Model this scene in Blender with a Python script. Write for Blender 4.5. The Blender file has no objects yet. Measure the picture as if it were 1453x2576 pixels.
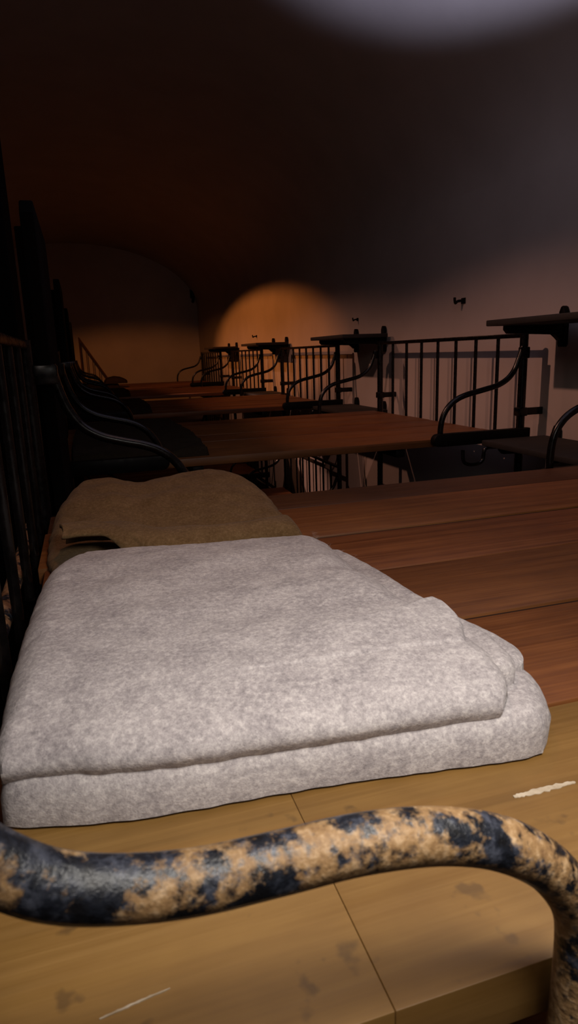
import bpy, bmesh, math, random
from mathutils import Vector, Matrix, noise
random.seed(7)
C = bpy.context.scene.collection
Z0 = 1.35                      # height of the upper bunk decks above the floor
XE = -0.032                    # left end panel plane
H = 0.40                       # end panel height above the deck
XR = 1.784                     # bunk length (post axis to post axis)
Y1, W, P = 0.256, 1.356, 2.048 # first bunk's near side, bunk width, pitch of the row
XW = 1.89                      # right wall
YE = 10.6                      # end wall
DL = -0.85                     # lower deck relative to upper deck

# ------------------------------------------------------------------ materials
def new_mat(name):
    m = bpy.data.materials.new(name); m.use_nodes = True
    nt = m.node_tree
    b = nt.nodes['Principled BSDF']
    return m, nt, b
def nd(nt, t, **kw):
    n = nt.nodes.new(t)
    for k, v in kw.items():
        if k in n.inputs: n.inputs[k].default_value = v
        else: setattr(n, k, v)
    return n
def ramp(nt, fac, stops):
    r = nt.nodes.new('ShaderNodeValToRGB')
    el = r.color_ramp.elements
    while len(el) < len(stops): el.new(0.5)
    for e, (p, c) in zip(el, stops):
        e.position = p; e.color = (c[0], c[1], c[2], 1)
    nt.links.new(fac, r.inputs['Fac'])
    return r.outputs['Color']
def objco(nt, scale=(1,1,1), src='Object'):
    tc = nt.nodes.new('ShaderNodeTexCoord'); mp = nt.nodes.new('ShaderNodeMapping')
    mp.inputs['Scale'].default_value = scale
    nt.links.new(tc.outputs[src], mp.inputs['Vector'])
    return mp.outputs['Vector']
def noise_tex(nt, vec, scale, detail=4, rough=0.55):
    n = nt.nodes.new('ShaderNodeTexNoise')
    n.inputs['Scale'].default_value = scale; n.inputs['Detail'].default_value = detail
    n.inputs['Roughness'].default_value = rough
    nt.links.new(vec, n.inputs['Vector'])
    return n.outputs['Fac']
def mixc(nt, fac, a, b, mode='MIX'):
    m = nt.nodes.new('ShaderNodeMix'); m.data_type = 'RGBA'; m.blend_type = mode
    if isinstance(fac, (int, float)): m.inputs[0].default_value = fac
    else: nt.links.new(fac, m.inputs[0])
    for i, v in ((6, a), (7, b)):
        if isinstance(v, tuple): m.inputs[i].default_value = (*v, 1)
        else: nt.links.new(v, m.inputs[i])
    return m.outputs[2]
def bump(nt, b, h, strength, dist=0.002):
    bp = nt.nodes.new('ShaderNodeBump'); bp.inputs['Strength'].default_value = strength
    bp.inputs['Distance'].default_value = dist
    nt.links.new(h, bp.inputs['Height']); nt.links.new(bp.outputs['Normal'], b.inputs['Normal'])

def mat_iron(name, col=(.0022,.0018,.0018), rough=.17, spec=.35):
    m, nt, b = new_mat(name)
    v = objco(nt); n = noise_tex(nt, v, 60, 5)
    nt.links.new(ramp(nt, n, [(.3, col), (.75, (col[0]*2.2, col[1]*1.9, col[2]*1.8))]), b.inputs['Base Color'])
    nt.links.new(ramp(nt, n, [(.3, (rough,)*3), (.8, (rough+.25,)*3)]), b.inputs['Roughness'])
    b.inputs['Specular IOR Level'].default_value = spec
    bump(nt, b, n, .15, .001)
    return m
def mat_chipped(name, scale=1.0, cut=.5, pale=((.46,.27,.12),(.62,.46,.28)), gx=0.0, x0=.15):
    m, nt, b = new_mat(name)
    v = objco(nt)
    n1 = noise_tex(nt, v, 26*scale, 7, .68); n2 = noise_tex(nt, v, 120*scale, 5, .6); n3 = noise_tex(nt, v, 60*scale, 4, .6)
    if gx:                                   # more worn towards the free end
        sx = nt.nodes.new('ShaderNodeSeparateXYZ'); nt.links.new(v, sx.inputs[0])
        ma = nd(nt, 'ShaderNodeMath', operation='MULTIPLY_ADD'); ma.inputs[1].default_value = gx; ma.inputs[2].default_value = -gx*x0
        nt.links.new(sx.outputs['X'], ma.inputs[0])
        ad = nd(nt, 'ShaderNodeMath', operation='ADD'); nt.links.new(n1, ad.inputs[0]); nt.links.new(ma.outputs[0], ad.inputs[1])
        n1 = ad.outputs[0]
    black = ramp(nt, n3, [(.35,(.004,.004,.005)), (.52,(.009,.011,.017)), (.66,(.05,.055,.075))])
    tan = ramp(nt, n2, [(.3,(.16,.085,.035)), (.5,pale[0]), (.72,pale[1])])
    mask = ramp(nt, n1, [(cut-.03,(0,0,0)), (cut+.05,(1,1,1))])
    nt.links.new(mixc(nt, mask, black, tan), b.inputs['Base Color'])
    nt.links.new(ramp(nt, n1, [(cut-.03,(.36,.36,.36)), (cut+.05,(.62,.62,.62))]), b.inputs['Roughness'])
    bump(nt, b, mixc(nt, .45, n1, n2), .9, .0025)
    return m
def mat_wood(name, dark, mid, light, rough=.42, stain=0.0):
    m, nt, b = new_mat(name)
    v = objco(nt, (1.2, 16, 16)); g = noise_tex(nt, v, 3.2, 8, .62)
    v2 = objco(nt, (.5, 60, 60)); g2 = noise_tex(nt, v2, 3, 4, .6)
    v3 = objco(nt); blot = noise_tex(nt, v3, 7, 4, .55)
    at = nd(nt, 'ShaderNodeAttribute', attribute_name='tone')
    col = ramp(nt, g, [(.28, dark), (.5, mid), (.72, light)])
    col = mixc(nt, .35, col, ramp(nt, g2, [(.3,dark),(.7,light)]))
    col = mixc(nt, .5, col, ramp(nt, blot, [(.3,(.55,.5,.45)),(.65,(1.0,1.0,1.0))]), 'MULTIPLY')
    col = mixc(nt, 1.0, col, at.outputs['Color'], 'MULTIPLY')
    if stain:
        sp = noise_tex(nt, v3, 38, 3, .5)
        col = mixc(nt, ramp(nt, sp, [(.66,(0,0,0)),(.74,(stain,)*3)]), col, (.05,.028,.012))
    nt.links.new(col, b.inputs['Base Color'])
    nt.links.new(ramp(nt, g2, [(.3,(rough,)*3),(.75,(rough+.18,)*3)]), b.inputs['Roughness'])
    bump(nt, b, g2, .12, .001)
    return m
def mat_wool(name, a, bcol, c, fleck=.5, sheen=.04):
    m, nt, b = new_mat(name)
    v = objco(nt)
    n1 = noise_tex(nt, v, 190, 4, .7); n2 = noise_tex(nt, v, 28, 5, .6); n3 = noise_tex(nt, v, 480, 3, .7)
    col = ramp(nt, n1, [(.30, a), (.5, bcol), (.68, c)])
    col = mixc(nt, .35, col, ramp(nt, n2, [(.3, a), (.7, c)]))
    col = mixc(nt, fleck, col, ramp(nt, n3, [(.30,(.55,.53,.55)), (.5,(1,1,1)), (.75,(1.15,1.12,1.1))]), 'MULTIPLY')
    nt.links.new(col, b.inputs['Base Color'])
    b.inputs['Roughness'].default_value = .95
    b.inputs['Sheen Weight'].default_value = sheen
    b.inputs['Sheen Roughness'].default_value = .6
    b.inputs['Specular IOR Level'].default_value = .1
    bump(nt, b, mixc(nt, .5, n1, n3), .55, .002)
    return m
def mat_plaster(name, a, c, scale=3):
    m, nt, b = new_mat(name)
    v = objco(nt); n = noise_tex(nt, v, scale, 6, .55); n2 = noise_tex(nt, v, 90, 3)
    nt.links.new(ramp(nt, n, [(.3, a), (.7, c)]), b.inputs['Base Color'])
    b.inputs['Roughness'].default_value = .9
    b.inputs['Specular IOR Level'].default_value = .15
    bump(nt, b, n2, .12, .002)
    return m
IRON = mat_iron('black_iron_paint')
IRON_D = mat_iron('dull_black_iron', (.0022,.0018,.0016), .4, .15)
CHIP = mat_chipped('chipped_black_paint', 1.7, .505, ((.25,.145,.06),(.44,.30,.17)), .30, .18)
CHIP2 = mat_chipped('worn_brown_iron', 1.2, .47, ((.20,.10,.045),(.30,.19,.10)))
WOOD = mat_wood('varnished_planks', (.105,.033,.008), (.21,.070,.016), (.31,.115,.030), .42)
WOODF = mat_wood('front_board_wood', (.165,.085,.020), (.23,.120,.029), (.29,.162,.044), .45, .5)
WOOD_D = mat_wood('dark_shelf_wood', (.005,.004,.0034), (.010,.0075,.006), (.017,.013,.010), .7)
BOARD_D = mat_iron('black_board_paint', (.0016,.0012,.0011), .8, .06)
WOOL = mat_wool('grey_wool', (.20,.180,.188), (.36,.328,.332), (.56,.52,.51))
OLIVE = mat_wool('olive_wool', (.085,.048,.019), (.14,.082,.034), (.205,.13,.065), .35)
DARKW = mat_wool('dark_olive_wool', (.014,.010,.006), (.024,.017,.010), (.040,.028,.018), .35, 0)
PLASTER = mat_plaster('wall_plaster', (.42,.375,.35), (.48,.43,.405))
PLASTER_C = mat_plaster('ceiling_plaster', (.42,.375,.35), (.48,.43,.405))
PLASTER_L = mat_plaster('left_wall_plaster', (.20,.175,.16), (.26,.23,.21))  # darker copy of the wall plaster, coloured to cut bounced light
FLOOR = mat_plaster('concrete_floor', (.10,.09,.085), (.17,.155,.145), 6)
SCRAPE = mat_plaster('white_scrape', (.30,.23,.15), (.50,.42,.32), 90)

# ------------------------------------------------------------------ mesh helpers
def link(name, bm, mat, parent=None, smooth=True, loc=(0,0,0)):
    me = bpy.data.meshes.new(name)
    bmesh.ops.recalc_face_normals(bm, faces=bm.faces)
    bm.to_mesh(me); bm.free()
    me.materials.append(mat)
    if smooth:
        for p in me.polygons: p.use_smooth = True
        me.set_sharp_from_angle(angle=math.radians(38))
    o = bpy.data.objects.new(name, me); C.objects.link(o)
    o.location = loc
    if parent: o.parent = parent
    return o
def tag(o, label=None, cat=None, group=None, kind=None):
    if label: o['label'] = label
    if cat: o['category'] = cat
    if group: o['group'] = group
    if kind: o['kind'] = kind
    return o
def empty(name, loc, label, cat, group=None):
    o = bpy.data.objects.new(name, None); C.objects.link(o)
    o.location = loc; o.empty_display_size = .1
    return tag(o, label, cat, group)
def box(bm, x0, x1, y0, y1, z0, z1, bev=.003, seg=2, tone=None):
    r = bmesh.ops.create_cube(bm, size=1)
    vs = r['verts']
    for v in vs:
        v.co = Vector(((x0+x1)/2+v.co.x*(x1-x0), (y0+y1)/2+v.co.y*(y1-y0), (z0+z1)/2+v.co.z*(z1-z0)))
    fs = set(f for v in vs for f in v.link_faces)
    if tone is not None:
        ly = bm.loops.layers.float_color.get('tone') or bm.loops.layers.float_color.new('tone')
        for f in fs:
            for l in f.loops: l[ly] = (tone[0], tone[1], tone[2], 1)
    if bev:
        es = set(e for v in vs for e in v.link_edges)
        bmesh.ops.bevel(bm, geom=list(es), offset=bev, segments=seg, affect='EDGES', profile=.5)
def smooth_path(pts, n=8, closed=False):
    pts = [Vector(p) for p in pts]; out = []
    for i in range(len(pts)-1):
        p0 = pts[max(i-1,0)]; p1 = pts[i]; p2 = pts[i+1]; p3 = pts[min(i+2,len(pts)-1)]
        for k in range(n):
            t = k/n
            out.append(.5*((2*p1)+(p2-p0)*t+(2*p0-5*p1+4*p2-p3)*t*t+(3*p1-p0-3*p2+p3)*t**3))
    out.append(pts[-1]); return out
def tube(bm, path, r, seg=14, caps=True):
    path = [Vector(p) for p in path]
    rings = []; up = None
    for i, p in enumerate(path):
        t = (path[min(i+1,len(path)-1)]-path[max(i-1,0)]).normalized()
        if up is None:
            up = Vector((0,1,0)) if abs(t.y) < .9 else Vector((1,0,0))
        a = (up-t*up.dot(t)).normalized(); b = t.cross(a); up = a
        rr = r(i/(len(path)-1)) if callable(r) else r
        rings.append([bm.verts.new(p+rr*(a*math.cos(2*math.pi*k/seg)+b*math.sin(2*math.pi*k/seg))) for k in range(seg)])
    for i in range(len(rings)-1):
        for k in range(seg):
            bm.faces.new((rings[i][k], rings[i][(k+1)%seg], rings[i+1][(k+1)%seg], rings[i+1][k]))
    if caps:
        bm.faces.new(rings[0][::-1]); bm.faces.new(rings[-1])
def prism(bm, poly, axis, a, b, bev=.003):
    """extrude 2-D polygon along an axis (0=x: poly in y,z ; 1=y: poly in x,z ; 2=z: poly in x,y)"""
    def mk(u, v, w):
        return {0:(w,u,v), 1:(u,w,v), 2:(u,v,w)}[axis]
    A = [bm.verts.new(mk(u,v,a)) for u,v in poly]; B = [bm.verts.new(mk(u,v,b)) for u,v in poly]
    n = len(poly)
    fs = [bm.faces.new(A), bm.faces.new(B[::-1])]
    for i in range(n): fs.append(bm.faces.new((A[i], B[i], B[(i+1)%n], A[(i+1)%n])))
    if bev:
        es = set(e for f in fs[:2] for e in f.edges)
        bmesh.ops.bevel(bm, geom=list(es), offset=bev, segments=2, affect='EDGES', profile=.5)

# ------------------------------------------------------------------ the room
def quad(bm, *p): bm.faces.new([bm.verts.new(v) for v in p])
ZT = Z0 + 1.05                 # springing of the vault
XL = -1.75
YB = -1.6
bm = bmesh.new(); box(bm, XL-.1, XW+.1, YB-.1, YE+.1, -.1, 0, 0)
tag(link('floor', bm, FLOOR, smooth=False), kind='structure')
bm = bmesh.new(); box(bm, XW, XW+.12, YB, YE, 0, ZT, 0)
tag(link('wall_right', bm, PLASTER, smooth=False), kind='structure')
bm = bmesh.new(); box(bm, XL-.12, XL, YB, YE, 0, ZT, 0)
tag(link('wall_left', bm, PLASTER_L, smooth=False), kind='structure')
bm = bmesh.new(); box(bm, XL-.12, XW+.12, YE, YE+.12, 0, ZT+1.2, 0)
tag(link('wall_end', bm, PLASTER, smooth=False), kind='structure')
bm = bmesh.new(); box(bm, XL-.12, XW+.12, YB-.12, YB, 0, ZT+1.2, 0)
tag(link('wall_back', bm, PLASTER, smooth=False), kind='structure')
# barrel vault
bm = bmesh.new()
cxv = (XL+XW)/2; av = (XW-XL)/2; bv = .95
N = 64; inner = []; outer = []
for i in range(N+1):
    t = math.pi*i/N
    inner.append((cxv+av*math.cos(t), ZT+bv*math.sin(t)))
    outer.append((cxv+(av+.12)*math.cos(t), ZT+(bv+.12)*math.sin(t)))
def strip(prof):
    a = [bm.verts.new((x, YB, z)) for x, z in prof]; b = [bm.verts.new((x, YE, z)) for x, z in prof]
    return a, b
ia, ib = strip(inner); oa, ob = strip(outer)
for i in range(N):
    bm.faces.new((ia[i], ia[i+1], ib[i+1], ib[i])); bm.faces.new((oa[i], ob[i], ob[i+1], oa[i+1]))
    bm.faces.new((ia[i], oa[i], oa[i+1], ia[i+1])); bm.faces.new((ib[i], ib[i+1], ob[i+1], ob[i]))
bm.faces.new((ia[0], ib[0], ob[0], oa[0])); bm.faces.new((ia[N], oa[N], ob[N], ib[N]))
tag(link('ceiling', bm, PLASTER_C), kind='structure')
# pilaster on the left, only its dark edge is seen
bm = bmesh.new(); box(bm, -.42, -.11, 2.5, 2.8, 0, Z0+1.85, .01)
tag(link('trim_1', bm, BOARD_D, smooth=False), kind='structure')

# ------------------------------------------------------------------ bunks
S_RIGHT = [(.020,.345),(.027,.326),(.038,.296),(.056,.255),(.085,.223),(.13,.200),(.20,.184),(.263,.171),(.307,.156),(.342,.132),(.368,.095),(.380,.045),(.381,-.022)]
S_LEFT  = [(.020,.345),(.024,.32),(.032,.285),(.048,.240),(.075,.200),(.115,.174),(.165,.158),(.215,.145),(.255,.127),(.288,.098),(.312,.058),(.322,.02),(.322,-.022)]
S_NEAR  = [(-.012,.335),(-.010,.30),(-.004,.255),(.008,.215),(.024,.186),(.042,.166),(.060,.153),(.084,.1445),(.114,.139),(.150,.1375),(.187,.1365),(.226,.130),(.259,.117),(.286,.098),(.305,.074),(.3145,.048),(.3155,.0),(.3135,-.055)]
def s_tube(bm, prof, xpost, sgn, y, z, r=.0112):
    tube(bm, smooth_path([(xpost+sgn*d, y, z+h) for d, h in prof], 6), r, 16)
bar_mesh = {}
def bunk(i, y, label):
    root = empty('bunk_bed', (0, y, 0), label, 'bunk bed', 'bunk beds standing in one row')
    z = Z0
    def part(name, bm, mat, parent=None, lab=None):
        o = link(name, bm, mat, parent or root)
        if lab: o['label'] = lab
        return o
    # posts
    for x in (XE, XR):
        for yy in (0, W):
            b = bmesh.new(); tube(b, [(x,yy,0),(x,yy,z+H-.012),(x,yy,z+H)], .0168, 16); part('post', b, IRON)
    # decks
    for tier, zz in ((0, z), (1, z+DL)):
        b = bmesh.new()
        if i == 0 and tier == 0:
            ys = [.238, .464, .693, .918, 1.176, 1.356-.012]
        else:
            ys = [0.004, .225, .452, .680, .905, 1.130, W-.006]
        for k in range(len(ys)-1):
            t = random.uniform(.72, .98) if (i == 0 and tier == 0) else random.uniform(.66, .92)  # farther decks toned down in colour, in place of dimmer light
            if i == 0 and tier == 0 and k == len(ys)-2: t = .38  # rearmost plank darkened in its colour to imitate weaker light
            t2 = t*random.uniform(.93, 1.05)
            dz = random.uniform(-.003, 0)
            xe = -.016+random.choice((-.006, -.002, .003, .006))
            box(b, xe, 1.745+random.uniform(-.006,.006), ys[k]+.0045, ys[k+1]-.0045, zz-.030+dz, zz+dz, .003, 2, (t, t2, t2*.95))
        for k in range(1, len(ys)-1):          # black filler strips stand in for the shade inside the joints
            box(b, .0, 1.735, ys[k]-.0055, ys[k]+.0055, zz-.028, zz-.0052, 0, 2, (.035,.03,.03))
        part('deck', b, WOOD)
        # rails of the deck frame, running under both ends
        for xx in (-.052, XR+.004):
            b = bmesh.new(); ze = zz+.006 if xx < 1 else zz-.034
            tube(b, [(xx, -.012, ze), (xx, W+.012, ze)], .0125, 14)
            part('end_frame', b, CHIP2 if (i == 0 and xx < 1 and tier == 0) else IRON_D, lab='worn brown iron frame' if (i==0 and xx<1 and tier==0) else None)
        for x0, x1, e in ((-.04, .345, 'l'), (1.368, XR+.022, 'r')):
            for s in (0, 1):
                b = bmesh.new()
                ya, yb = (-.040, -.006) if s == 0 else (W+.006, W+.040)
                za, zb = zz-.026, zz+.024
                if s == 1: za, zb = zz-.062, zz-.012
                if i == 0 and tier == 0 and s == 0: za, zb = zz-.095, zz-.050
                poly = []
                for a in range(9):
                    t = math.pi/2+math.pi*a/8 if e == 'r' else -math.pi/2+math.pi*a/8
                    cx_ = x0+.025 if e == 'r' else x1-.025
                    poly.append((cx_+.025*math.cos(t), (za+zb)/2+(zb-za)/2*math.sin(t)))
                poly += [(x1, za), (x1, zb)] if e == 'r' else [(x0, zb), (x0, za)]
                prism(b, poly, 1, ya, yb, .004)
                part('corner_beam', b, IRON_D)
    # end panels
    for tier, zz in ((0, z), (1, z+DL)):
        for x in (XE, XR):
            b = bmesh.new()
            box(b, x-.011, x+.011, .012, W-.012, zz+H-.020, zz+H-.002, .004)
            part('top_rail', b, IRON)
            for k in range(7):
                key = (tier, x > 0)
                if key not in bar_mesh:
                    b = bmesh.new(); tube(b, [(x,0,zz-.03),(x,0,zz+H-.012)], .0078, 10)
                    o = part('bar', b, IRON); bar_mesh[key] = o.data
                else:
                    o = bpy.data.objects.new('bar', bar_mesh[key]); C.objects.link(o); o.parent = root
                o.location = (0, .175+.168*k, 0)
    # S-shaped arm tubes with a flattened clamp at the post
    for tier, zz in ((0, z), (1, z+DL)):
        for x, sg in ((0, 1), (XR, -1)):
            for yy in (-.022, W+.022):
                b = bmesh.new()
                near = (i == 0 and tier == 0 and sg == 1 and yy < 0)
                if near: s_tube(b, S_NEAR, 0, 1, -.022, zz, .0130)
                else: s_tube(b, S_LEFT if sg == 1 else S_RIGHT, x, sg, yy, zz)
                a = part('armrest_tube', b, CHIP if near else IRON, lab='thick S-shaped tube with chipped black paint showing cream beneath' if near else None)
                b = bmesh.new()
                xa = x-.006*sg if sg < 0 else x-.040; xb = x+.034*sg if not near else x+.004
                box(b, min(xa,xb), max(xa,xb), yy-.012, yy+.012, zz+.300, zz+.345, .004)
                part('clamp', b, IRON, a)
    # short ties towards the wall
    for yy in (0, W):
        b = bmesh.new()
        box(b, XR-.020, XR+.020, yy-.020, yy+.020, z+.070, z+.105, .004)
        box(b, XR, XW-.002-.0, yy-.004, yy+.004, z+.072, z+.102, .002)
        part('wall_tie', b, IRON)
    # cross bearers below the planks
    for tier, zz in ((0, z), (1, z+DL)):
        for xx in (.45, 1.25):
            b = bmesh.new(); box(b, xx-.02, xx+.02, .012, W-.02, zz-.062, zz-.033, .003); part('bearer', b, IRON_D)
    if i == 0:
        b = bmesh.new()
        box(b, -.008, .2163, 0, .231, z-.036, z+.003, .0005, 3, (1,1,1))
        box(b, .2167, 1.745, 0, .231, z-.036, z+.003, .0005, 3, (.92,.9,.88))
        fb = part('front_board', b, WOODF, lab='paler front board')
        def scrape(pts, w, h=.0006):
            b = bmesh.new()
            path = smooth_path([(px, py-Y1, 0) for px, py in pts], 7)
            L = []; R_ = []
            for k, p in enumerate(path):
                t = (path[min(k+1,len(path)-1)]-path[max(k-1,0)]).normalized(); nrm = Vector((-t.y, t.x, 0))
                q = math.sin(math.pi*min(1,max(0,(k+.6)/(len(path)+.2))))**.4
                L.append(p+nrm*w*q*random.uniform(.5,1.15)); R_.append(p-nrm*w*q*random.uniform(.5,1.15))
            lo = [b.verts.new((p.x,p.y,z+.0025)) for p in L]; ro = [b.verts.new((p.x,p.y,z+.0025)) for p in R_]
            lt = [b.verts.new((p.x,p.y,z+.003+h)) for p in L]; rt = [b.verts.new((p.x,p.y,z+.003+h)) for p in R_]
            for k in range(len(L)-1):
                b.faces.new((lt[k],rt[k],rt[k+1],lt[k+1])); b.faces.new((lo[k],lt[k],lt[k+1],lo[k+1])); b.faces.new((rt[k],ro[k],ro[k+1],rt[k+1]))
            o = part('paint_scrape', b, SCRAPE, fb); o['label'] = 'whitish scrape mark'
        scrape([(.383,.3845),(.395,.384),(.41,.384),(.425,.3835),(.441,.383)], .0034)
        scrape([(.062,.3035),(.072,.305),(.085,.307),(.101,.309)], .0008)
    return root

labels = ['iron and plank bunk nearest the viewer, chipped tube in front, folded grey blanket on top',
 'black iron bunk with brown planks directly behind the nearest bunk',
 'black iron bunk in the middle of the row, two bunks behind the nearest one',
 'black iron bunk second from the far end wall, partly hidden by the bunks before it',
 'small-looking black iron bunk at the far end of the row beside the orange end wall']
for i in range(5): bunk(i, Y1+i*P, labels[i])

# ------------------------------------------------------------------ shelves on the right wall, between the bunks
gapwords = ['between the nearest bunk and the one behind it', 'between the second and third bunk from the front',
            'between the third and fourth bunk from the front', 'between the two farthest bunks']
def ear(bm, y, zlo, zhi, w=.034):
    poly = [(y-w/2, zlo+.01), (y-w/2+.006, zlo), (y+w/2-.006, zlo), (y+w/2, zlo+.01), (y+w/2, zhi-.022), (y+w/2-.010, zhi-.003), (y, zhi), (y-w/2+.010, zhi-.003), (y-w/2, zhi-.022)]
    prism(bm, poly, 0, XW-.026, XW-.001, .004)
for i in range(4):
    ym = Y1+i*P+W+(P-W)/2
    ye = (ym-.20, ym+.235)
    for lower in (0, 1):
        if lower and i > 2: continue
        zb = Z0+.425 if not lower else Z0-.030
        where = 'high ' if not lower else 'low '
        t = empty('wall_shelf', (XW, ym, zb), where+'dark wall shelf '+gapwords[i], 'shelf', 'dark shelves along the right wall')
        inv = Vector((-XW, -ym, -zb))
        def sp(name, bm, mat, lab=None):
            o = link(name, bm, mat, t); o.location = inv
            return o
        b = bmesh.new()
        box(b, XW-.322, XW-.028, ym-.29, ym+.29, zb, zb+.022, .004, 2, (1,1,1))
        sp('board', b, WOOD_D)
        for y in ye:
            b = bmesh.new(); ear(b, y, zb-.085, zb+.068)
            poly = [(XW-.275, zb-.001), (XW-.275, zb-.016), (XW-.262, zb-.030), (XW-.060, zb-.034), (XW-.035, zb-.060), (XW-.024, zb-.060), (XW-.024, zb-.001)]
            prism(b, poly, 1, y-.014, y+.014, .003)
            sp('bracket', b, IRON_D)
        if lower:
            b = bmesh.new()
            hk = [(1.64,-.004),(1.575,-.004),(1.560,-.012),(1.556,-.03),(1.553,-.050),(1.536,-.063),(1.502,-.066),(1.476,-.058),(1.466,-.042),(1.464,-.022),(1.464,-.006)]
            tube(b, smooth_path([(x, ym+.255, zb+q) for x, q in hk], 5), .0075, 12)
            sp('hook', b, IRON)
            b = bmesh.new(); box(b, XW-.20, XW-.15, ym-.24, ym-.19, zb-.06, zb-.001, .004); sp('block', b, IRON_D)
# ------------------------------------------------------------------ upright boards at the left ends, in the gaps
for i in range(4):
    y0 = Y1+i*P+W+.05; y1 = Y1+(i+1)*P-.05
    b = bmesh.new()
    top = .705 if i == 0 else .76
    poly = [(y0, Z0-.5), (y1, Z0-.5), (y1, Z0+top-.03), (y1-.03, Z0+top), (y0+.03, Z0+top), (y0, Z0+top-.03)]
    prism(b, poly, 0, -.010, .020, .004)
    # battens and feet of the board
    box(b, -.028, -.010, y0+.05, y0+.10, 0, Z0+top-.05, .003); box(b, -.028, -.010, y1-.10, y1-.05, 0, Z0+top-.05, .003)
    o = link('upright_board', b, BOARD_D)
    tag(o, 'tall black upright board at left, '+gapwords[i], 'board', 'black boards between the left bunk ends')

# ------------------------------------------------------------------ small things on the walls
def wall_hook(y, z, s, label):
    b = bmesh.new()
    prism(b, [(y-.016*s, z-.012*s), (y+.016*s, z-.012*s), (y+.016*s, z+.012*s), (y-.016*s, z+.012*s)], 0, XW-.006, XW-.0005, .002)
    tube(b, smooth_path([(XW-.004,y,z),(XW-.03*s,y,z-.002),(XW-.042*s,y,z-.010*s),(XW-.046*s,y,z+.004*s),(XW-.046*s,y,z+.014*s)], 4), .006*s, 8)
    tag(link('wall_hook', b, IRON_D), label, 'hook', 'small hooks on the right wall')
wall_hook(2.93, Z0+.570, 1.1, 'rightmost of three small dark hooks on the right wall')
wall_hook(4.24, Z0+.555, .8, 'tiny dark hook on the right wall above the second high shelf, middle one of three')
wall_hook(6.97, Z0+.533, 1.0, 'tiny dark hook on the right wall inside the orange glow')
b = bmesh.new()
box(b, 1.79, 1.86, YE-.02, YE-.001, Z0+1.22, Z0+1.37, .006); tube(b, smooth_path([(1.825,YE-.015,Z0+1.34),(1.825,YE-.06,Z0+1.33),(1.825,YE-.075,Z0+1.28),(1.825,YE-.06,Z0+1.19),(1.825,YE-.02,Z0+1.17)],5), .022, 10)
tag(link('wall_fixture', b, IRON_D), 'small dark fixture high on the end wall near the corner', 'fixture')
# sloping railing seen at far left
t = empty('sloping_railing', (.09, 10.3, 0), 'thin iron railing with slanted top rail by the end wall at far left', 'railing')
def rp(name, bm): 
    o = link(name, bm, CHIP_R, t); o.location = (-.09, -10.3, 0); return o
CHIP_R = mat_iron('rusty_iron', (.05,.022,.012), .6)
ax, az, bx, bz = .085, Z0+.655, .50, Z0-.04
b = bmesh.new(); tube(b, [(ax,10.3,0),(ax,10.3,az)], .011, 10); rp('post', b)
b = bmesh.new(); tube(b, [(bx,10.3,0),(bx,10.3,bz)], .011, 10); rp('post', b)
b = bmesh.new(); tube(b, [(ax-.008,10.3,az+.012),(bx,10.3,bz)], .011, 10); rp('top_rail', b)
for k in range(1, 5):
    f = k/5.2; x = ax+(bx-ax)*f; b = bmesh.new(); tube(b, [(x,10.3,0),(x,10.3,az+(bz-az)*f)], .0055, 8); rp('bar', b)

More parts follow.
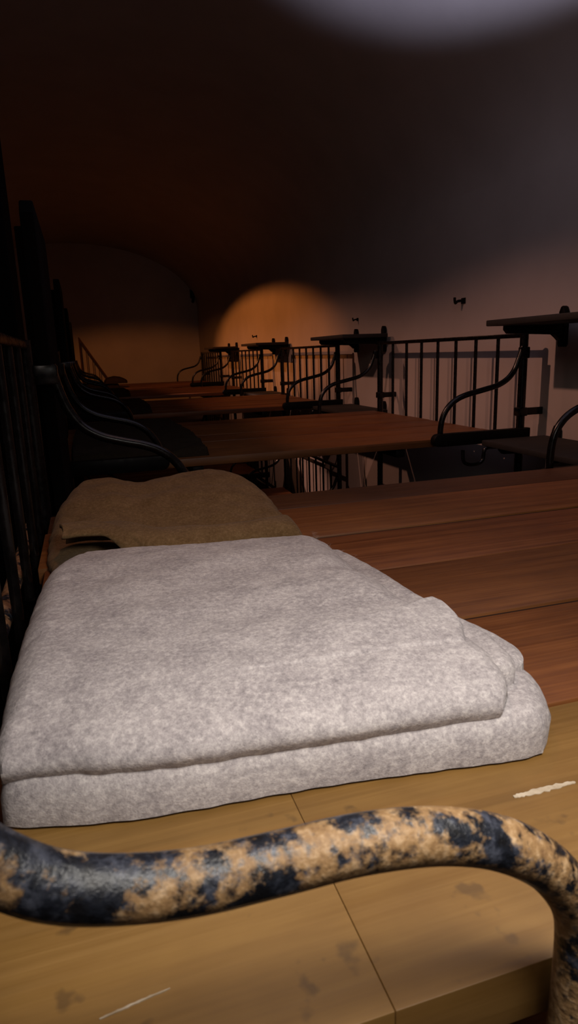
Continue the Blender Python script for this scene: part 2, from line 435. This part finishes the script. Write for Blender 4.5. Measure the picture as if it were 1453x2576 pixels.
# ------------------------------------------------------------------ blankets
def resample(pts, n):
    p = smooth_path([(x, y, 0) for x, y in pts], 10); L = [0]
    for a, b in zip(p, p[1:]): L.append(L[-1]+(b-a).length)
    out = []; j = 0
    for k in range(n+1):
        t = L[-1]*(.5-.5*math.cos(math.pi*k/n))*0.35+L[-1]*(k/n)*.65
        while j < len(L)-2 and L[j+1] < t: j += 1
        d = L[j+1]-L[j]; f = (t-L[j])/d if d > 0 else 0
        out.append(p[j].lerp(p[j+1], f))
    return out
def slab(bm, front, back, left, right, zb, zt, rad, nx=90, ny=90, radf=None, bulge=.006, amp=.004, seed=0, edge=.0015):
    """soft cloth layer: outline of four edge curves, rounded rim, rippled top; zt(x,y,u,v) gives the top"""
    F, B, Lf, Rt = resample(front, nx), resample(back, nx), resample(left, ny), resample(right, ny)
    top = []; bot = []
    sd = Vector((seed*7.3, seed*3.1, seed*1.7))
    for j in range(ny+1):
        v = j/ny; rowt = []; rowb = []
        vv = (Lf[j]-Lf[0]).length/max(1e-6,(Lf[-1]-Lf[0]).length)
        for i in range(nx+1):
            u = i/nx
            p = (1-v)*F[i]+v*B[i]+(1-u)*Lf[j]+u*Rt[j]-((1-u)*(1-v)*F[0]+u*(1-v)*F[-1]+(1-u)*v*B[0]+u*v*B[-1])
            p = p+Vector((noise.noise(Vector((p.x*55,p.y*55,9))+sd), noise.noise(Vector((p.x*55,p.y*55,3))+sd), 0))*edge
            wx = (F[-1]-F[0]).length; wy = (Lf[-1]-Lf[0]).length
            df, db_, dl, dr = v*wy, (1-v)*wy, u*wx, (1-u)*wx
            def pf(d, r):
                q = min(d/r, 1); return math.sqrt(max(0, 1-(1-q)**2))
            pF = pf(df, radf or rad); pO = pf(min(db_, dl, dr), rad)
            prof = min(pF, pO)
            k_ = bulge*math.sin(math.pi*min(1, prof))
            if pF <= pO: p = p+Vector((0, -k_, 0))
            elif dr <= min(dl, db_): p = p+Vector((k_, 0, 0))
            elif dl <= db_: p = p+Vector((-k_*.4, 0, 0))
            else: p = p+Vector((0, k_, 0))
            n = noise.noise(Vector((p.x*9,p.y*16,0))+sd)*amp+noise.noise(Vector((p.x*34,p.y*40,5))+sd)*amp*.3+noise.noise(Vector((p.x*120,p.y*120,5))+sd)*.0005
            zt_ = zt(p.x, p.y, u, v)
            zz = zb+(zt_-zb)*prof
            zz += n*prof
            rowt.append((p.x, p.y, zz)); rowb.append((p.x, p.y, zb))
        top.append(rowt); bot.append(rowb)
    vt = [[bm.verts.new(c) for c in r] for r in top]
    # bulging rim: push the outline outwards half way up
    for j in range(ny):
        for i in range(nx):
            bm.faces.new((vt[j][i], vt[j][i+1], vt[j+1][i+1], vt[j+1][i]))
    vb = {}
    def border():
        return [(0,i) for i in range(nx)]+[(j,nx) for j in range(ny)]+[(ny,i) for i in range(nx,0,-1)]+[(j,0) for j in range(ny,0,-1)]
    ring = [vt[j][i] for j, i in border()]
    c = sum((v.co for v in ring), Vector())/len(ring)
    cv = bm.verts.new((c.x, c.y, zb))
    for a, b_ in zip(ring, ring[1:]+ring[:1]): bm.faces.new((b_, a, cv))
def sstep(a, b, x):
    t = max(0, min(1, (x-a)/(b-a))); return t*t*(3-2*t)

ZD = Z0+.006
root = empty('folded_blanket', (.22, .72, ZD), 'pale grey wool blanket folded in layers on the nearest bunk', 'blanket')
def bp(name, bm, mat, parent=root, loc=None):
    o = link(name, bm, mat, parent); l = parent.location
    o.location = (-l.x, -l.y, -l.z)
    return o
# lowest layer
b = bmesh.new()
slab(b, [(-.004,.482),(.03,.470),(.10,.455),(.206,.447),(.308,.436),(.40,.422),(.440,.421)],
        [(.06,1.06),(.2,1.05),(.36,1.02),(.455,.93)],
        [(-.004,.482),(-.006,.62),(-.001,.80),(.016,.95),(.06,1.06)],
        [(.440,.421),(.462,.445),(.482,.50),(.486,.62),(.480,.74),(.475,.84),(.455,.93)],
        ZD, lambda x,y,u,v: ZD+.043+.003*math.sin(x*11+1), .030, 110, 110, radf=.026, seed=1, amp=.0035, bulge=.005)
bp('lower_fold', b, WOOL)
# inner folds peeping out at the right
b = bmesh.new()
slab(b, [(.2,.57),(.36,.535),(.440,.488)], [(.2,.66),(.38,.67),(.452,.64)], [(.2,.57),(.2,.66)], [(.440,.488),(.466,.490),(.482,.522),(.474,.58),(.452,.64)],
     ZD+.028, lambda x,y,u,v: ZD+.054, .014, 50, 50, seed=2, amp=.001)
bp('inner_fold', b, WOOL)
b = bmesh.new()
slab(b, [(.2,.57),(.34,.52),(.410,.466)], [(.2,.74),(.36,.74),(.436,.70)], [(.2,.57),(.2,.74)], [(.410,.466),(.440,.468),(.457,.515),(.452,.60),(.436,.70)],
     ZD+.036, lambda x,y,u,v: ZD+.067, .016, 60, 60, seed=3, amp=.001)
bp('inner_fold', b, WOOL)
# upper folded layer with the raised flap
def ztop(x, y, u, v):
    z = ZD+.079+.004*math.sin(v*2.4)
    line = .590+(.425-x)*-.16                       # rear edge of the flap
    f = sstep(.24, .39, x)*(1-sstep(line-.004, line+.005, y))
    z += .002*f
    z -= .010*sstep(.70, 1.0, v)
    z -= .012*sstep(.86, 1.0, u)*sstep(.4,.8,v)
    z -= .006*math.exp(-((y-.735-.12*(x-.2))/.02)**2)*sstep(.30,.42,x)
    return z
b = bmesh.new()
slab(b, [(-.002,.486),(.04,.478),(.10,.463),(.205,.452),(.29,.445),(.36,.438),(.400,.432)],
        [(.062,1.005),(.12,.985),(.25,.968),(.35,.955),(.425,.948)],
        [(-.002,.486),(-.003,.60),(.002,.72),(.012,.86),(.032,.95),(.062,1.005)],
        [(.400,.432),(.420,.478),(.424,.53),(.423,.585),(.421,.603),(.408,.628),(.410,.700),(.405,.765),(.425,.948)],
        ZD+.034, ztop, .038, 170, 190, radf=.115, bulge=.013, seed=4, amp=.0034)
bp('upper_fold', b, WOOL)
# turned-back flap near the right-hand corner, its rear edge crossing the top
b = bmesh.new()
def zflap(x, y, u, v):
    return ztop(x, y, .5, min(1, max(0, (y-.45)/.5)))+.006*sstep(.485,.57,y)*sstep(.22,.33,x)-.002*(1-sstep(.46,.50,y))
slab(b, [(.17,.515),(.30,.505),(.405,.492)], [(.225,.566),(.30,.571),(.37,.582),(.424,.600)], [(.17,.515),(.20,.545),(.225,.566)], [(.405,.492),(.424,.53),(.430,.568),(.424,.600)],
     ZD+.058, zflap, .010, 80, 60, seed=5, amp=.0015, bulge=.003, edge=.002)
bp('turned_flap', b, WOOL)
# frayed fibres along the right-hand edges
b = bmesh.new()
for k in range(420):
    f = random.random(); y = .46+.5*f
    x = .425-.018*abs(math.sin(f*9)) ; z = ZD+.060+random.uniform(-.012,.012)
    p = Vector((x, y, z)); d = Vector((random.uniform(.002,.007), random.uniform(-.004,.004), random.uniform(-.003,.004)))
    s = Vector((0, .00025, 0))
    vs = [b.verts.new(p-s-d*.8), b.verts.new(p+s-d*.8), b.verts.new(p+d)]
    b.faces.new(vs)
o = bp('frayed_edge', b, WOOL); tag(o, kind='stuff')

# olive blanket behind
root2 = empty('crumpled_blanket', (.22, 1.32, Z0), 'olive brown wool blanket lying crumpled behind the folded grey one', 'blanket')
b = bmesh.new()
def zol(x, y, u, v):
    z = Z0+.020+.064*sstep(.18,.70,v)
    z += .012*math.exp(-((x-.13)/.035)**2)*v+.010*math.exp(-((x-.36)/.04)**2)*v+.006*math.sin(x*26)*v
    return z
slab(b, [(.010,1.10),(.12,1.12),(.24,1.12),(.34,1.13),(.43,1.12)], [(.050,1.52),(.12,1.56),(.20,1.575),(.30,1.565),(.40,1.53)],
        [(.010,1.10),(-.006,1.20),(-.002,1.34),(.015,1.45),(.050,1.52)], [(.43,1.12),(.455,1.22),(.46,1.34),(.45,1.44),(.40,1.53)],
        Z0, zol, .07, 100, 100, seed=6, amp=.010, edge=.003)
bp('rear_fold', b, OLIVE, root2)
# front roll: a tube of cloth folded over, open at its left end
b = bmesh.new()
prof = []
nP = 70; nR = 40
axis = smooth_path([(.028,1.165,0),(.09,1.165,0),(.16,1.125,0),(.24,1.105,0),(.33,1.115,0),(.40,1.135,0),(.448,1.150,0)], 12)
rings = []
for k, p in enumerate(axis):
    f = k/(len(axis)-1)
    hh = .074-.020*f-.004*sstep(.25,.4,f)
    hh *= (1-.55*sstep(.90,1.0,f))
    ww = .050+.01*math.sin(f*7)
    ring_ = []
    for a in range(nR+1):
        t0 = (.24-.69*sstep(.16,.40,f))*math.pi
        t = t0+a/nR*(1.1*math.pi-t0)        # from the front edge over the top to the rear
        r = 1+.06*noise.noise(Vector((f*9, a*.15, 2)))
        ring_.append(Vector((p.x+.010*noise.noise(Vector((f*6,a*.1,7))), p.y-ww*math.cos(t)*r, max(Z0+.001, Z0+.004+hh*(.5+.5*math.sin(t))*r))))
    rings.append(ring_)
outer_v = [[b.verts.new(q) for q in r] for r in rings]
for k in range(len(rings)-1):
    for a in range(nR): b.faces.new((outer_v[k][a], outer_v[k][a+1], outer_v[k+1][a+1], outer_v[k+1][a]))
o = bp('front_roll', b, OLIVE, root2)
sm = o.modifiers.new('thick', 'SOLIDIFY'); sm.thickness = .007; sm.offset = -1

# dark blankets lying at the left ends of the farther bunks
words = ['second bunk', 'third bunk', 'fourth bunk', 'farthest bunk']
for i in range(1, 5):
    y = Y1+i*P
    b = bmesh.new()
    slab(b, [(.02,y+.05),(.25,y+.04),(.50,y+.05)], [(.03,y+1.30),(.3,y+1.31),(.52,y+1.28)], [(.02,y+.05),(.015,y+.6),(.03,y+1.30)], [(.50,y+.05),(.53,y+.6),(.52,y+1.28)],
         Z0, lambda x,y_,u,v: Z0+.030, .02, 40, 60, seed=10+i, amp=.012)
    o = link('dark_blanket', b, DARKW)
    tag(o, 'dark thin blanket spread over the left end of the '+words[i-1], 'blanket', 'dark blankets on the far bunks')
b = bmesh.new()
y = Y1+4*P
slab(b, [(.34,y+.10),(.46,y+.08),(.60,y+.10)], [(.34,y+.45),(.47,y+.47),(.60,y+.45)], [(.34,y+.10),(.33,y+.28),(.34,y+.45)], [(.60,y+.10),(.62,y+.28),(.60,y+.45)],
     Z0+.052, lambda x,yy,u,v: Z0+.135-.05*abs(u-.45), .09, 30, 30, seed=21, amp=.008)
tag(link('bundled_blanket', b, DARKW), 'dark bundled blanket humped on the farthest bunk', 'blanket')

# ------------------------------------------------------------------ camera
F_PX, yaw, pitch, roll, cxm, czm = 1646.55, .2914, .2388, -.0343, .0889, .3537
fw = Vector((math.sin(yaw)*math.cos(pitch), math.cos(yaw)*math.cos(pitch), -math.sin(pitch)))
rt = Vector((math.cos(yaw), -math.sin(yaw), 0)); up = rt.cross(fw)
r2 = math.cos(roll)*rt+math.sin(roll)*up; u2 = -math.sin(roll)*rt+math.cos(roll)*up
cam = bpy.data.cameras.new('camera'); co = bpy.data.objects.new('camera', cam); C.objects.link(co)
M = Matrix((( r2.x, u2.x, -fw.x, cxm), (r2.y, u2.y, -fw.y, 0), (r2.z, u2.z, -fw.z, Z0+czm), (0,0,0,1)))
co.matrix_world = M
cam.sensor_fit = 'VERTICAL'; cam.sensor_height = 36; cam.sensor_width = 36*1453/2576
cam.lens = F_PX/2576*36
cam.clip_start = .01; cam.clip_end = 60
cam.dof.use_dof = True; cam.dof.focus_distance = 1.3; cam.dof.aperture_fstop = 15
bpy.context.scene.camera = co

# ------------------------------------------------------------------ lights
def spot(name, loc, target, power, col, half, blend, radius):
    l = bpy.data.lights.new(name, 'SPOT'); l.energy = power; l.color = col
    l.spot_size = 2*math.radians(half); l.spot_blend = blend; l.shadow_soft_size = radius
    o = bpy.data.objects.new(name, l); C.objects.link(o); o.location = loc
    o.rotation_euler = (Vector(target)-Vector(loc)).to_track_quat('-Z','Y').to_euler()
    return o
spot('near_lamp', (.32,.07,Z0+.62), (.36,.47,Z0), 28, (1,.94,.86), 51, 1.0, .12)
spot('warm_fill', (.45,1.35,Z0+1.75), (.35,1.12,Z0), 15, (1,.38,.09), 30, 1.0, .06)  # added fill without a known source, warms the rear of the first bunk
al = bpy.data.lights.new('added_dim_fill', 'AREA'); al.energy = 5.2; al.size = .7; al.color = (1,.84,.74)  # unseen fill added behind the camera to lift the wall shadows
ao = bpy.data.objects.new('added_dim_fill', al); C.objects.link(ao); ao.location = (-.3,-.9,Z0+1.5)
ao.rotation_euler = (Vector((1.6,2.2,Z0+.3))-ao.location).to_track_quat('-Z','Y').to_euler()
def wall_spot(y, power, col, ty=None, aim=-.25, half=20, sx=3.6, blend=1.0, lx=-.1):
    o = spot('wall_spot', (lx, y, Z0+1.72), (XW, ty if ty is not None else y, Z0+aim), power, col, half, blend, .03)
    o.scale = (sx, 1, 1)
wall_spot(2.25, 66, (1,.48,.34)); wall_spot(4.8, 56, (1,.45,.29)); wall_spot(7.6, 46, (1,.40,.21))
wall_spot(6.9, 175, (1,.29,.055), 6.9, .45, 10.5, 4.6, .55, -1.0)
spot('low_wall_spot', (-.6,8.25,Z0+1.65), (XW,5.38,Z0-.62), 360, (1,.48,.34), 5.5, .8, .03)
spot('ceiling_wash', (.2,-.3,Z0+.3), (.2+.337,-.3+.682,Z0+.3+.649), 370, (.78,.80,1.14), 20.5, .35, .04)
o = spot('end_wall_spot', (-.2,5.4,Z0+1.7), (1.1,YE,Z0-.2), 120, (1,.31,.07), 11.5, .7, .04); o.scale = (2.2, 1, 1)
w = bpy.data.worlds.new('world'); bpy.context.scene.world = w; w.use_nodes = True
w.node_tree.nodes['Background'].inputs[0].default_value = (.5,.55,.6,1); w.node_tree.nodes['Background'].inputs[1].default_value = .01
sc = bpy.context.scene
sc.view_settings.view_transform = 'Standard'; sc.view_settings.look = 'None'
sc.view_settings.gamma = 1; sc.view_settings.use_curve_mapping = False; sc.view_settings.exposure = 0
